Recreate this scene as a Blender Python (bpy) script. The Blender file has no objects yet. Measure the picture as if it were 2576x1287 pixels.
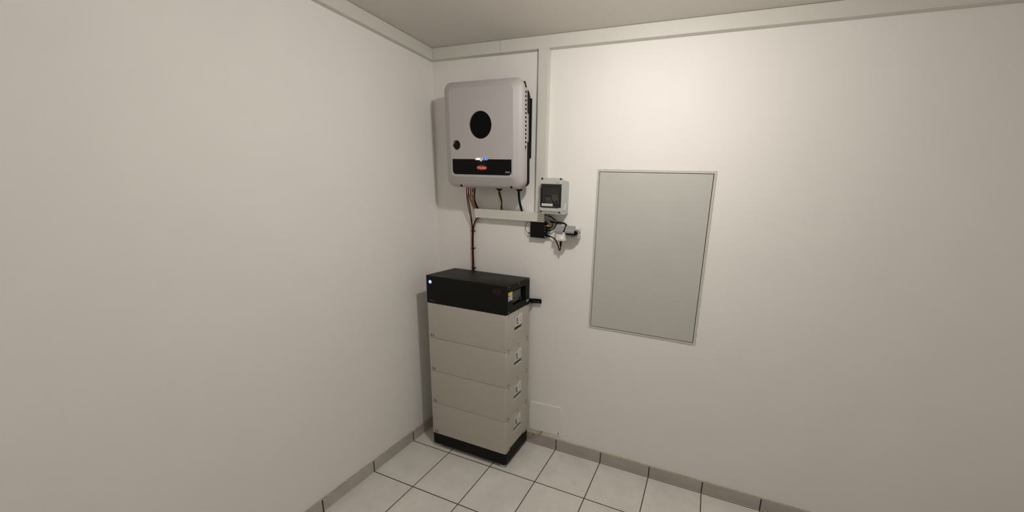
import bpy, bmesh, math, random
from mathutils import Vector, Matrix
random.seed(4)
PI = math.pi
C = bpy.context.scene.collection

# ------------------------------------------------------------------ camera
F_PX, PX, PY = 911.8, 1288 + 154.83, 643.5 + 66.09
CAM = Vector((1.8019, -2.0942, 1.7313))
yaw, pitch, roll = 0.3486, -0.2251, 0.0476
fwd = Vector((-math.sin(yaw)*math.cos(pitch), math.cos(yaw)*math.cos(pitch), math.sin(pitch)))
rgt = fwd.cross(Vector((0, 0, 1))).normalized()
upv = rgt.cross(fwd)
R2 = rgt*math.cos(roll) + upv*math.sin(roll)
U2 = -rgt*math.sin(roll) + upv*math.cos(roll)
cam = bpy.data.cameras.new('camera')
cam.sensor_width = 36.0
cam.sensor_fit = 'HORIZONTAL'
cam.lens = F_PX/2576*36
cam.shift_x = -(PX-1288)/2576
cam.shift_y = (PY-643.5)/2576
cam.clip_start = 0.02
co = bpy.data.objects.new('camera', cam)
C.objects.link(co)
M = Matrix.Identity(4)
for i in range(3):
    M[i][0], M[i][1], M[i][2], M[i][3] = R2[i], U2[i], -fwd[i], CAM[i]
co.matrix_world = M
bpy.context.scene.camera = co

# ------------------------------------------------------------------ world, lamp, exposure
vs = bpy.context.scene.view_settings
vs.view_transform = 'Standard'
vs.look = 'None'
vs.gamma = 1
vs.use_curve_mapping = False
vs.exposure = 0.0
W = bpy.data.worlds.new('world')
bpy.context.scene.world = W
W.use_nodes = True
W.node_tree.nodes['Background'].inputs[0].default_value = (0.5, 0.48, 0.45, 1)
W.node_tree.nodes['Background'].inputs[1].default_value = 0.05
LAMP = Vector((1.46, -0.965, 2.535))
LAMP_R = 0.045
LAMP_STRENGTH = 530.0
LAMP_COLOR = (1.0, 0.95, 0.905, 1)
ROOM_X, ROOM_Y, H = 3.42, -2.9, 2.614


def at(u, v, Y=None, X=None, Z=None):
    """where the line of sight through photo pixel (u, v) meets a plane"""
    D = fwd + R2*((u-PX)/F_PX) - U2*((v-PY)/F_PX)
    if Y is not None:
        t = (Y-CAM.y)/D.y
    elif X is not None:
        t = (X-CAM.x)/D.x
    else:
        t = (Z-CAM.z)/D.z
    return CAM + D*t


# ------------------------------------------------------------------ materials
def srgb(r, g, b):
    f = lambda c: (c/255/12.92) if c/255 <= .04045 else ((c/255+.055)/1.055)**2.4
    return (f(r), f(g), f(b), 1)


def mat(name, col, rough=.5, metal=0, spec=.5, noise=0, nscale=40, bump=0, bscale=300, emis=None, estr=0, trans=0, coat=0):
    m = bpy.data.materials.new(name)
    m.use_nodes = True
    n, l = m.node_tree.nodes, m.node_tree.links
    b = n['Principled BSDF']
    b.inputs['Base Color'].default_value = col
    b.inputs['Roughness'].default_value = rough
    b.inputs['Metallic'].default_value = metal
    b.inputs['Specular IOR Level'].default_value = spec
    b.inputs['Transmission Weight'].default_value = trans
    if emis:
        b.inputs['Emission Color'].default_value = emis
        b.inputs['Emission Strength'].default_value = estr
    if noise or bump:
        g = n.new('ShaderNodeNewGeometry')
    if noise:
        t = n.new('ShaderNodeTexNoise')
        t.inputs['Scale'].default_value = nscale
        t.inputs['Detail'].default_value = 5
        l.new(g.outputs['Position'], t.inputs['Vector'])
        mr = n.new('ShaderNodeMapRange')
        mr.inputs[1].default_value, mr.inputs[2].default_value = .3, .7
        mr.inputs[3].default_value, mr.inputs[4].default_value = 1-noise, 1+noise
        l.new(t.outputs['Fac'], mr.inputs[0])
        mx = n.new('ShaderNodeVectorMath')
        mx.operation = 'SCALE'
        mx.inputs[0].default_value = col[:3]
        l.new(mr.outputs[0], mx.inputs['Scale'])
        l.new(mx.outputs[0], b.inputs['Base Color'])
    if bump:
        t2 = n.new('ShaderNodeTexNoise')
        t2.inputs['Scale'].default_value = bscale
        t2.inputs['Detail'].default_value = 3
        l.new(g.outputs['Position'], t2.inputs['Vector'])
        bp = n.new('ShaderNodeBump')
        bp.inputs['Strength'].default_value = bump
        bp.inputs['Distance'].default_value = .001
        l.new(t2.outputs['Fac'], bp.inputs['Height'])
        l.new(bp.outputs[0], b.inputs['Normal'])
    return m


def grid_mat(name, tile, grout, s, gx, gy, width, axes='XY', noise=.06, rough=.35):
    """square tiles with joints on a world-aligned grid"""
    m = bpy.data.materials.new(name)
    m.use_nodes = True
    n, l = m.node_tree.nodes, m.node_tree.links
    b = n['Principled BSDF']
    g = n.new('ShaderNodeNewGeometry')
    sep = n.new('ShaderNodeSeparateXYZ')
    l.new(g.outputs['Position'], sep.inputs[0])

    def op(o, a, b_=None, c=None):
        k = n.new('ShaderNodeMath')
        k.operation = o
        for i, v in enumerate((a, b_, c)):
            if v is None:
                continue
            if isinstance(v, (int, float)):
                k.inputs[i].default_value = v
            else:
                l.new(v, k.inputs[i])
        return k.outputs[0]
    ds, ids = [], []
    for ax, off in (('X', gx), ('Y', gy)):
        if ax not in axes:
            continue
        t = op('DIVIDE', op('SUBTRACT', sep.outputs[ax], off), s)
        fr = op('FRACT', op('ADD', t, 0.5))
        ds.append(op('MULTIPLY', op('ABSOLUTE', op('SUBTRACT', fr, 0.5)), s))
        ids.append(op('FLOOR', t))
    d = ds[0] if len(ds) == 1 else op('MINIMUM', ds[0], ds[1])
    line = n.new('ShaderNodeMapRange')
    line.inputs[1].default_value, line.inputs[2].default_value = width/2*.75, width/2*1.25
    l.new(d, line.inputs[0])
    cmb = n.new('ShaderNodeCombineXYZ')
    for i, q in enumerate(ids):
        l.new(q, cmb.inputs[i])
    wn = n.new('ShaderNodeTexWhiteNoise')
    l.new(cmb.outputs[0], wn.inputs['Vector'])
    sc = n.new('ShaderNodeVectorMath')
    sc.operation = 'ADD'
    scl = n.new('ShaderNodeVectorMath')
    scl.operation = 'SCALE'
    scl.inputs['Scale'].default_value = 7
    l.new(wn.outputs['Color'], scl.inputs[0])
    l.new(g.outputs['Position'], sc.inputs[0])
    l.new(scl.outputs[0], sc.inputs[1])
    t1 = n.new('ShaderNodeTexNoise')
    t1.inputs['Scale'].default_value = 6
    t1.inputs['Detail'].default_value = 8
    t1.inputs['Roughness'].default_value = .65
    l.new(sc.outputs[0], t1.inputs['Vector'])
    mr = n.new('ShaderNodeMapRange')
    mr.inputs[1].default_value, mr.inputs[2].default_value = .3, .7
    mr.inputs[3].default_value, mr.inputs[4].default_value = 1-noise, 1+noise
    l.new(t1.outputs['Fac'], mr.inputs[0])
    v = n.new('ShaderNodeVectorMath')
    v.operation = 'SCALE'
    v.inputs[0].default_value = tile[:3]
    l.new(mr.outputs[0], v.inputs['Scale'])
    mx = n.new('ShaderNodeMix')
    mx.data_type = 'RGBA'
    mx.inputs['A'].default_value = grout
    l.new(line.outputs[0], mx.inputs['Factor'])
    l.new(v.outputs[0], mx.inputs['B'])
    l.new(mx.outputs['Result'], b.inputs['Base Color'])
    rr = n.new('ShaderNodeMapRange')
    rr.inputs[3].default_value, rr.inputs[4].default_value = .9, rough
    l.new(line.outputs[0], rr.inputs[0])
    l.new(rr.outputs[0], b.inputs['Roughness'])
    bp = n.new('ShaderNodeBump')
    bp.inputs['Strength'].default_value = .5
    bp.inputs['Distance'].default_value = .0015
    l.new(line.outputs[0], bp.inputs['Height'])
    l.new(bp.outputs[0], b.inputs['Normal'])
    return m


M_WALL = mat('wall_paint', (.895, .875, .84, 1), .85, noise=.012, nscale=3, bump=.14, bscale=160)
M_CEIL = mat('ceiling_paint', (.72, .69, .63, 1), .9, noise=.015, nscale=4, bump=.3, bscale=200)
M_FLOOR = grid_mat('floor_tiles', (.79, .77, .72, 1), (.05, .034, .018, 1), .3267, -.010, -.3434, .0055, noise=.09)
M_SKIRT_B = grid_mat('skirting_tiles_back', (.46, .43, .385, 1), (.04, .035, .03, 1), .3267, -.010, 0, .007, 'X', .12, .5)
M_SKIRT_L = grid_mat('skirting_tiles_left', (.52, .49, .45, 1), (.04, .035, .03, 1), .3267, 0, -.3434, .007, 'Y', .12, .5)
M_SKIRT_TOP = mat('skirting_grout', (.50, .44, .34, 1), .9, noise=.2, nscale=90)
M_TRUNK = mat('trunking_plastic', (.70, .69, .63, 1), .5, noise=.01)
M_JOINT = mat('dark_joint', (.05, .045, .04, 1), .8)
M_BWHITE = mat('battery_paint', (.50, .48, .42, 1), .5, noise=.012, nscale=200)
M_BBLACK = mat('black_powdercoat', (.0125, .0118, .0095, 1), .45, spec=.09, noise=.1, nscale=300, bump=.3, bscale=900)
M_BLACK = mat('black_plastic', (.004, .004, .004, 1), .45, spec=.18)
M_DEEP = mat('dark_inside', (.003, .003, .003, 1), .8, spec=.1)
M_GREYDARK = mat('dark_grey_plastic', (.030, .030, .028, 1), .4, spec=.25)
M_SHELL = mat('inverter_shell', (.47, .45, .445, 1), .45, noise=.008, nscale=200)
M_BAND = mat('inverter_band', (.0040, .0040, .0045, 1), .45, spec=.12)
M_HEAT = mat('heatsink_black', (.005, .005, .005, 1), .5, spec=.2)
M_STICK = mat('foil_sticker', (.42, .42, .42, 1), .35, metal=.3)
M_RED = mat('logo_red', (.55, .02, .015, 1), .5)
M_DRED = mat('logo_dark_red', (.06, .003, .003, 1), .6)
M_WHITE = mat('white_plastic', (.78, .77, .75, 1), .5)
M_PALE = mat('pale_print', (.62, .62, .60, 1), .6)
M_DIMPRINT = mat('grey_print', (.10, .10, .10, 1), .6)
M_LEDW = mat('led_white', (1, .95, .85, 1), .4, emis=(1, .93, .78, 1), estr=3.0)
M_LEDB = mat('led_blue', (.0, .02, .8, 1), .4, emis=(.0, .025, 1, 1), estr=2.2)
M_LEDC = mat('led_cyan', (.1, .5, 1, 1), .4, emis=(.03, .45, 1, 1), estr=1.3)
M_LEDBT = mat('led_button', (.2, .4, 1, 1), .4, emis=(.18, .34, 1, 1), estr=1.6)
M_LEDWT = mat('led_button_bright', (.7, .9, 1, 1), .4, emis=(.65, .95, 1, 1), estr=1.3)
M_LEDG = mat('led_green', (.2, 1, .2, 1), .4, emis=(.45, 1, .3, 1), estr=1.2)
M_LEDP = mat('led_pale', (.5, .7, .55, 1), .4, emis=(.5, .75, .55, 1), estr=.5)
M_CRED = mat('cable_red', (.22, .008, .007, 1), .45)
M_CBLK = mat('cable_black', (.004, .004, .004, 1), .45, spec=.25)
M_CORG = mat('cable_orange', (.36, .13, .025, 1), .5)
M_CGREY = mat('cable_grey', (.40, .39, .36, 1), .5)
M_CWHT = mat('cable_white', (.62, .61, .58, 1), .5)
M_METAL = mat('steel', (.55, .54, .5, 1), .35, metal=.9)
M_RUBBER = mat('foot_rubber', (.02, .02, .02, 1), .8)
M_CAB = mat('cabinet_paint', (.56, .56, .52, 1), .5, noise=.02, nscale=6)
M_CABF = mat('cabinet_frame_paint', (.60, .59, .52, 1), .55)
M_PLAST = mat('raw_plaster', (.72, .69, .62, 1), .9, noise=.12, nscale=60, bump=.8, bscale=120)
M_METER = mat('enclosure_grey', (.55, .55, .53, 1), .45)
M_METERD = mat('enclosure_inner', (.34, .34, .33, 1), .5)
M_FLAP = mat('socket_flap_grey', (.30, .30, .29, 1), .45)
M_SOCK = mat('socket_housing', (.66, .66, .63, 1), .4)
M_YEL = mat('sticker_yellow', (.70, .56, .05, 1), .5)
M_BLU = mat('sticker_blue', (.12, .22, .55, 1), .5)
M_ORNG = mat('plug_orange', (.65, .26, .03, 1), .45)
M_BREAK = mat('breaker_grey', (.62, .62, .59, 1), .5)
M_TOG = mat('toggle_blue', (.02, .05, .60, 1), .4)
M_BARC = mat('barcode_grey', (.25, .24, .24, 1), .7)
M_DGREY = mat('screen_cover', (.035, .037, .035, 1), .3)
M_SCUFF = mat('scuff_grey', (.42, .40, .37, 1), .9)

# yellow with green stripe: earth wire
M_EARTH = mat('cable_yellow_green', (.42, .36, .05, 1), .5)
_n, _l = M_EARTH.node_tree.nodes, M_EARTH.node_tree.links
_g = _n.new('ShaderNodeTexCoord')
_w = _n.new('ShaderNodeTexWave')
_w.inputs['Scale'].default_value = 5
_l.new(_g.outputs['Object'], _w.inputs['Vector'])
_r = _n.new('ShaderNodeValToRGB')
_r.color_ramp.elements[0].color = (.05, .14, .03, 1)
_r.color_ramp.elements[1].color = (.50, .42, .06, 1)
_r.color_ramp.elements[0].position = .25
_r.color_ramp.elements[1].position = .4
_l.new(_w.outputs['Fac'], _r.inputs[0])
_l.new(_r.outputs[0], _n['Principled BSDF'].inputs['Base Color'])

# smoked glass of the enclosure flap
M_GLASS = bpy.data.materials.new('smoked_glass')
M_GLASS.use_nodes = True
_n, _l = M_GLASS.node_tree.nodes, M_GLASS.node_tree.links
_n.remove(_n['Principled BSDF'])
_t = _n.new('ShaderNodeBsdfTransparent')
_t.inputs[0].default_value = (.80, .80, .77, 1)
_gl = _n.new('ShaderNodeBsdfGlossy')
_gl.inputs['Roughness'].default_value = .08
_gl.inputs['Color'].default_value = (.9, .9, .9, 1)
_fr = _n.new('ShaderNodeFresnel')
_fr.inputs[0].default_value = 1.45
_mx = _n.new('ShaderNodeMixShader')
_l.new(_fr.outputs[0], _mx.inputs[0])
_l.new(_t.outputs[0], _mx.inputs[1])
_l.new(_gl.outputs[0], _mx.inputs[2])
_l.new(_mx.outputs[0], _n['Material Output'].inputs[0])

# ------------------------------------------------------------------ mesh helpers
ORG = {}


def org(o):
    while o.parent:
        o = o.parent
    return ORG.get(o.name, Vector((0, 0, 0)))


def obj(name, bm, m, parent=None, smooth=False, origin=None):
    """one mesh object; geometry is given in room coordinates"""
    off = org(parent) if parent else (Vector(origin) if origin else Vector((0, 0, 0)))
    bmesh.ops.translate(bm, verts=bm.verts, vec=-off)
    bmesh.ops.recalc_face_normals(bm, faces=bm.faces)
    me = bpy.data.meshes.new(name)
    bm.to_mesh(me)
    bm.free()
    for f in me.polygons:
        f.use_smooth = smooth
    if smooth:
        try:
            me.set_sharp_from_angle(angle=math.radians(38))
        except Exception:
            pass
    for q in (m if isinstance(m, (list, tuple)) else [m]):
        me.materials.append(q)
    o = bpy.data.objects.new(name, me)
    C.objects.link(o)
    if parent:
        o.parent = parent
    else:
        o.location = off
        ORG[o.name] = off
    return o


def thing(name, label, cat, loc, group=None, rot=None):
    o = bpy.data.objects.new(name, None)
    o.empty_display_size = .05
    C.objects.link(o)
    o.location = loc
    if rot:
        o.rotation_euler = rot
    ORG[o.name] = Vector(loc)
    return tag(o, label, cat, group)


def tag(o, label, cat, group=None):
    o['label'] = label
    o['category'] = cat
    if group:
        o['group'] = group
    return o


def struct(o):
    o['kind'] = 'structure'
    return o


def NB():
    return bmesh.new()


def box(bm, a, b, bev=0, seg=2):
    x0, y0, z0 = [min(p, q) for p, q in zip(a, b)]
    x1, y1, z1 = [max(p, q) for p, q in zip(a, b)]
    v = [bm.verts.new(p) for p in ((x0, y0, z0), (x1, y0, z0), (x1, y1, z0), (x0, y1, z0), (x0, y0, z1), (x1, y0, z1), (x1, y1, z1), (x0, y1, z1))]
    fs = [bm.faces.new([v[i] for i in q]) for q in ((0, 3, 2, 1), (4, 5, 6, 7), (0, 1, 5, 4), (1, 2, 6, 5), (2, 3, 7, 6), (3, 0, 4, 7))]
    if bev:
        es = list({e for f in fs for e in f.edges})
        bmesh.ops.bevel(bm, geom=es, offset=bev, segments=seg, affect='EDGES', profile=.5)
    return bm


def hexa(bm, c8):
    """box from 8 corners (4 of one face, then 4 of the opposite)"""
    v = [bm.verts.new(p) for p in c8]
    for q in ((0, 1, 2, 3), (4, 5, 6, 7), (0, 1, 5, 4), (1, 2, 6, 5), (2, 3, 7, 6), (3, 0, 4, 7)):
        bm.faces.new([v[i] for i in q])
    return bm


def cyl(bm, p, axis, r, h, n=24, r2=None):
    """cylinder starting at p along axis"""
    axis = Vector(axis).normalized()
    p = Vector(p)
    a = axis.orthogonal().normalized()
    b = axis.cross(a)
    r2 = r if r2 is None else r2
    l0 = [bm.verts.new(p + (a*math.cos(t)+b*math.sin(t))*r) for t in [2*PI*i/n for i in range(n)]]
    l1 = [bm.verts.new(p + axis*h + (a*math.cos(t)+b*math.sin(t))*r2) for t in [2*PI*i/n for i in range(n)]]
    bm.faces.new(l0)
    bm.faces.new(l1)
    for i in range(n):
        bm.faces.new((l0[i], l0[(i+1) % n], l1[(i+1) % n], l1[i]))
    return bm


def rrect(x0, x1, z0, z1, r, n=6):
    """rounded rectangle outline in XZ; r = radius or (bl, br, tr, tl)"""
    if not isinstance(r, (tuple, list)):
        r = (r,)*4
    P = []
    for (cx, cz, a0), rr in zip((((x0), (z0), PI), ((x1), (z0), 1.5*PI), ((x1), (z1), 0), ((x0), (z1), .5*PI)), r):
        sx = 1 if cx == x0 else -1
        sz = 1 if cz == z0 else -1
        for i in range(n+1):
            t = a0 + .5*PI*i/n
            P.append((cx+sx*rr + rr*math.cos(t), cz+sz*rr + rr*math.sin(t)))
    return P


def loft(bm, rings, cap0=True, cap1=True):
    L = [[bm.verts.new(p) for p in R] for R in rings]
    n = len(L[0])
    for A, B in zip(L, L[1:]):
        for i in range(n):
            bm.faces.new((A[i], A[(i+1) % n], B[(i+1) % n], B[i]))
    if cap0:
        bm.faces.new(L[0])
    if cap1:
        bm.faces.new(L[-1])
    return bm


def ring_y(P, y):
    return [(x, y, z) for x, z in P]


def plate(bm, outer, holes, yf, yb, hole_depth=None):
    """flat plate in XZ between yf (front) and yb with holes cut through"""
    def loop(P, y):
        vs_ = [bm.verts.new((x, y, z)) for x, z in P]
        return vs_, [bm.edges.new((vs_[i], vs_[(i+1) % len(vs_)])) for i in range(len(vs_))]
    for y in (yf, yb):
        E, LL = [], []
        for P in [outer]+holes:
            v_, e_ = loop(P, y)
            LL.append(v_)
            E += e_
        bmesh.ops.triangle_fill(bm, edges=E, use_beauty=True)
        if y == yf:
            F0 = LL
        else:
            F1 = LL
    for A, B in zip(F0, F1):
        n = len(A)
        for i in range(n):
            bm.faces.new((A[i], A[(i+1) % n], B[(i+1) % n], B[i]))
    return bm


def circ(cx, cz, r, n=48, rz=None):
    return [(cx+r*math.cos(2*PI*i/n), cz+(rz or r)*math.sin(2*PI*i/n)) for i in range(n)]


def disc_y(bm, P, y0, y1):
    return loft(bm, [ring_y(P, y0), ring_y(P, y1)])


def catmull(pts, sub=8):
    P = [Vector(p) for p in pts]
    P = [P[0]*2-P[1]] + P + [P[-1]*2-P[-2]]
    out = []
    for i in range(1, len(P)-2):
        for k in range(sub):
            t = k/sub
            a, b, c, d = P[i-1], P[i], P[i+1], P[i+2]
            out.append(.5*((2*b)+(c-a)*t+(2*a-5*b+4*c-d)*t*t+(-a+3*b-3*c+d)*t**3))
    out.append(P[-2])
    return out


def tube(bm, pts, r, n=10, sub=8):
    Q = catmull(pts, sub)
    T = [(Q[min(i+1, len(Q)-1)]-Q[max(i-1, 0)]).normalized() for i in range(len(Q))]
    a = T[0].orthogonal().normalized()
    rings = []
    for q, t in zip(Q, T):
        a = (a - t*a.dot(t)).normalized()
        b = t.cross(a)
        rings.append([q + (a*math.cos(2*PI*k/n)+b*math.sin(2*PI*k/n))*r for k in range(n)])
    return loft(bm, rings)


def text(name, s, size, centre, m, parent, face='y', extrude=.0004, italic=0, sx=1, ry=0, bold=0):
    """lettering standing on a surface; face 'y' faces the viewer, 'x' faces right"""
    cu = bpy.data.curves.new(name, 'FONT')
    cu.body = s
    cu.size = size
    cu.extrude = extrude
    cu.align_x = 'CENTER'
    cu.align_y = 'CENTER'
    cu.shear = italic
    cu.offset = bold
    t = bpy.data.objects.new(name, cu)
    me = bpy.data.meshes.new_from_object(t)
    bpy.data.objects.remove(t)
    bm = bmesh.new()
    bm.from_mesh(me)
    bpy.data.meshes.remove(me)
    R = Matrix.Rotation(PI/2, 4, 'X')
    if face == 'x':
        R = Matrix.Rotation(PI/2, 4, 'Z') @ R
    bmesh.ops.transform(bm, verts=bm.verts, matrix=Matrix.Translation(centre) @ R @ Matrix.Rotation(ry, 4, 'Z') @ Matrix.Diagonal((sx, 1, 1, 1)))
    return obj(name, bm, m, parent)


# ------------------------------------------------------------------ room shell
T = .12
def slab(name, a, b, m):
    return struct(obj(name, box(NB(), a, b), m))


slab('floor', (-T, ROOM_Y-T, -T), (ROOM_X+T, T, 0), M_FLOOR)
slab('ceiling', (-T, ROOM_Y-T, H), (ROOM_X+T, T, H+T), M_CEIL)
slab('wall_left', (-T, ROOM_Y-T, 0), (0, T, H), M_WALL)
slab('wall_right', (ROOM_X, ROOM_Y-T, 0), (ROOM_X+T, T, H), M_WALL)
slab('wall_front', (0, ROOM_Y-T, 0), (ROOM_X, ROOM_Y, H), M_WALL)
# back wall with the niche of the flush cabinet
CX0, CX1, CZ0, CZ1 = 1.160, 1.800, .946, 1.902
bm = NB()
for a, b in (((0, 0, 0), (CX0, T, H)), ((CX1, 0, 0), (ROOM_X, T, H)), ((CX0, 0, 0), (CX1, T, CZ0)), ((CX0, 0, CZ1), (CX1, T, H)), ((CX0, .09, CZ0), (CX1, T, CZ1))):
    box(bm, a, b)
wb = struct(obj('wall_back', bm, M_WALL))
for (u0, v0), (u1, v1) in (((1321, 651), (1325.5, 656)), ((1351, 657), (1356, 659.5)), ((1356.5, 660), (1363, 663.5))):
    p, q = at(u0, v0, 0), at(u1, v1, 0)
    n_ = Vector((q.z-p.z, 0, p.x-q.x)).normalized()*.0011
    m_ = (p+q)/2
    bm = NB()
    loft(bm, [[p+Vector((0, y, 0)), m_+n_+Vector((0, y, 0)), q+Vector((0, y, 0)), m_-n_*.7+Vector((0, y, 0))] for y in (.0005, -.0006)])
    obj('paint_chip', bm, M_SCUFF, wb)


def skirting(name, a, b, m, side):
    bm = box(NB(), a, b)
    o = obj(name, bm, [m, M_SKIRT_TOP])
    for p in o.data.polygons:
        if p.normal.z > .9:
            p.material_index = 1
    return struct(o)


SK = .0745
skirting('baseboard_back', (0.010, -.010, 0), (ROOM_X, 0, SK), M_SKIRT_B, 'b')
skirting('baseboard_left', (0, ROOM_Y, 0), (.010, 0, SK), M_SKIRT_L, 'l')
# thin ragged bead of grout along the top of the skirting
def bead(name, along, m):
    bm = NB()
    rings = []
    L = ROOM_X if along == 'x' else -ROOM_Y
    N = int(L/.02)
    for i in range(N+1):
        s = .011 + (L-.012)*i/N
        h = SK + .002 + random.uniform(-.0009, .0012)
        d = .0085 + random.uniform(-.0015, .001)
        sec = [(0, SK-.002), (d, SK-.002), (d, SK+.001), (d*.3, h), (0, h)]
        rings.append([(s, -q, z) if along == 'x' else (q, -s, z) for q, z in sec])
    loft(bm, rings)
    return struct(obj(name, bm, m))


bead('trim_1', 'x', M_SKIRT_TOP)
bead('trim_2', 'y', M_SKIRT_TOP)
# ceiling lamp: a bare opal globe on a flat base
lamp = thing('ceiling_lamp', 'bare opal light bulb in a flat white holder on the ceiling', 'lamp', (LAMP.x, LAMP.y, H))
obj('lamp_base', cyl(NB(), (LAMP.x, LAMP.y, H), (0, 0, -1), .05, .022, 32), M_WHITE, lamp, True)
M_GLOBE = bpy.data.materials.new('opal_globe')
M_GLOBE.use_nodes = True
_b = M_GLOBE.node_tree.nodes['Principled BSDF']
_b.inputs['Base Color'].default_value = (.9, .9, .88, 1)
_b.inputs['Emission Color'].default_value = LAMP_COLOR
_b.inputs['Emission Strength'].default_value = LAMP_STRENGTH
def bulb(z0, z1, n=10):
    """slice of the bulb between two heights given as fractions of the radius"""
    rings = []
    for i in range(n+1):
        f = z0+(z1-z0)*i/n
        r = LAMP_R*math.sqrt(max(1-f*f, 0))
        if abs(f) > .9999:
            r = LAMP_R*.02
        rings.append([(LAMP.x+r*math.cos(2*PI*k/28), LAMP.y+r*math.sin(2*PI*k/28), LAMP.z+f*LAMP_R) for k in range(28)])
    return loft(NB(), rings)


obj('bulb_dome', bulb(-1, 0), M_GLOBE, lamp, True)
bm = bulb(.002, .8)
cyl(bm, (LAMP.x, LAMP.y, LAMP.z+.6*LAMP_R), (0, 0, 1), .028, H-.02-LAMP.z-.6*LAMP_R, 24)
obj('bulb_collar', bm, M_WHITE, lamp, True)

# ------------------------------------------------------------------ cable trunking
TD, TH = .0365, .0668


def trunk_piece(a, b, bev=.0012):
    return box(NB(), a, b, bev, 1)


def ceiling_trunk(label, a, b):
    t = thing('ceiling_trunking', label, 'cable trunking', ((a[0]+b[0])/2, (a[1]+b[1])/2, H-TH), 'white cable trunking under the ceiling')
    obj('channel', trunk_piece(a, b), M_TRUNK, t)
    return t


ceiling_trunk('white cable trunking under the ceiling along the left wall', (0, ROOM_Y+.001, H-TH), (TD, -.0005, H-.0012))
ceiling_trunk('short white ceiling trunking on back wall, from the corner to the joint above the inverter', (TD+.0005, -TD, H-TH), (.5263, 0, H-.0012))
ceiling_trunk('long white ceiling trunking on back wall, right of the joint above the inverter', (.5285, -TD, H-TH), (ROOM_X, 0, H-.0012))
tv = thing('vertical_trunking', 'white vertical cable trunking running down from ceiling trunking beside the inverter', 'cable trunking', (.81, 0, 1.645))
VX0, VX1 = .779, .8425
obj('channel', trunk_piece((VX0+.0025, -TD+.006, 1.643), (VX1-.0025, 0, H-TH-.0003)), M_TRUNK, tv)
obj('cover', trunk_piece((VX0, -TD-.0006, 1.6425), (VX1, -TD+.0075, H-TH-.0004), .0012), M_TRUNK, tv)
th_ = thing('horizontal_trunking', 'short white horizontal cable trunking on the wall below the inverter', 'cable trunking', (.59, 0, 1.582))
HX0, HX1, HZ0, HZ1, HD = .336, .843, 1.583, 1.6415, .0405
obj('channel', trunk_piece((HX0+.001, -HD+.008, HZ0+.002), (HX1-.001, 0, HZ1-.002)), M_TRUNK, th_)
obj('cover', trunk_piece((HX0, -HD, HZ0), (HX1, -HD+.010, HZ1), .0015), M_TRUNK, th_)

# ------------------------------------------------------------------ inverter
LEAN = .026
PZ = 1.775
inv = thing('inverter', 'large light grey wall-mounted solar inverter with round black fan grille', 'inverter', (.5, 0, PZ), rot=(LEAN, 0, 0))
YF, YS, YB = -.195, -.166, -.124
FX0, FX1, FZ0, FZ1 = .288, .715, 1.838, 2.325
OX0, OX1, OZ0, OZ1 = .232, .7655, 1.776, 2.368
fan_c = (.501, 2.126)
knob_c = (.3305, 2.018)
face_outer = rrect(FX0, FX1, FZ0, FZ1, .024, 8)
bm = NB()
plate(bm, face_outer, [circ(*fan_c, .0745), circ(*knob_c, .0275)], YF, YF+.012)
# lower rim, bevel and skirt of the cover
def lerp_ring(t):
    e = lambda a, b: a+(b-a)*t
    return rrect(e(FX0, OX0), e(FX1, OX1), e(FZ0, OZ0), e(FZ1, OZ1), e(.024, .052), 8)
rings = [ring_y(face_outer, YF)]
rings.append(ring_y(lerp_ring(.04), YF+.0012))
# a straight shoulder, then a soft turn into the side
for t, y in ((.45, YF+.0115), (.75, YF+.0195), (.9, YF+.0265), (.975, YF+.035), (1.0, YF+.046)):
    rings.append(ring_y(lerp_ring(t), y))
rings.append(ring_y(lerp_ring(1.0), YB))
inner = [ring_y(rrect(OX0+.004, OX1-.004, OZ0+.004, OZ1-.004, .048, 8), YB), ring_y(rrect(OX0+.004, OX1-.004, OZ0+.004, OZ1-.004, .048, 8), YB-.03)]
loft(bm, rings+inner, False, False)
cover = obj('front_cover', bm, M_SHELL, inv, True)
# fan
bm = NB()
disc_y(bm, circ(*fan_c, .0738), YF+.020, YF+.024)
fan = obj('fan_grille', bm, M_DEEP, inv)
bm = NB()
for i in range(-22, 23):
    z = i*.0033
    w = math.sqrt(max(.0735**2-z*z, 0))
    if w > .004:
        box(bm, (fan_c[0]-w, YF+.003, fan_c[1]+z-.0006), (fan_c[0]+w, YF+.0042, fan_c[1]+z+.0006))
        box(bm, (fan_c[0]+z-.0004, YF+.0045, fan_c[1]-w), (fan_c[0]+z+.0004, YF+.0052, fan_c[1]+w))
obj('grille_wires', bm, M_BLACK, fan)
bm = NB()
loft(bm, [ring_y(circ(*fan_c, .0765), YF-.0002), ring_y(circ(*fan_c, .0757), YF-.0012), ring_y(circ(*fan_c, .0745), YF-.0004), ring_y(circ(*fan_c, .0741), YF+.010)], False, False)
obj('grille_rim', bm, M_SHELL, fan, True)
# isolator knob in its recess
bm = NB()
disc_y(bm, circ(*knob_c, .0272), YF+.03, YF+.034)
loft(bm, [ring_y(circ(*knob_c, .0274), YF+.012), ring_y(circ(*knob_c, .0274), YF+.031)], False, False)
knob = obj('isolator_switch', bm, M_SHELL, inv, True)
bm = NB()
loft(bm, [ring_y(circ(knob_c[0]+.003, knob_c[1], .0225, 32), YF+.028), ring_y(circ(knob_c[0]+.003, knob_c[1], .0225, 32), YF+.006), ring_y(circ(knob_c[0]+.003, knob_c[1], .020, 32), YF+.003)])
box(bm, (knob_c[0]-.0225, YF-.0005, knob_c[1]-.006), (knob_c[0]+.024, YF+.006, knob_c[1]+.006), .002)
obj('switch_knob', bm, M_BLACK, knob, True)
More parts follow.
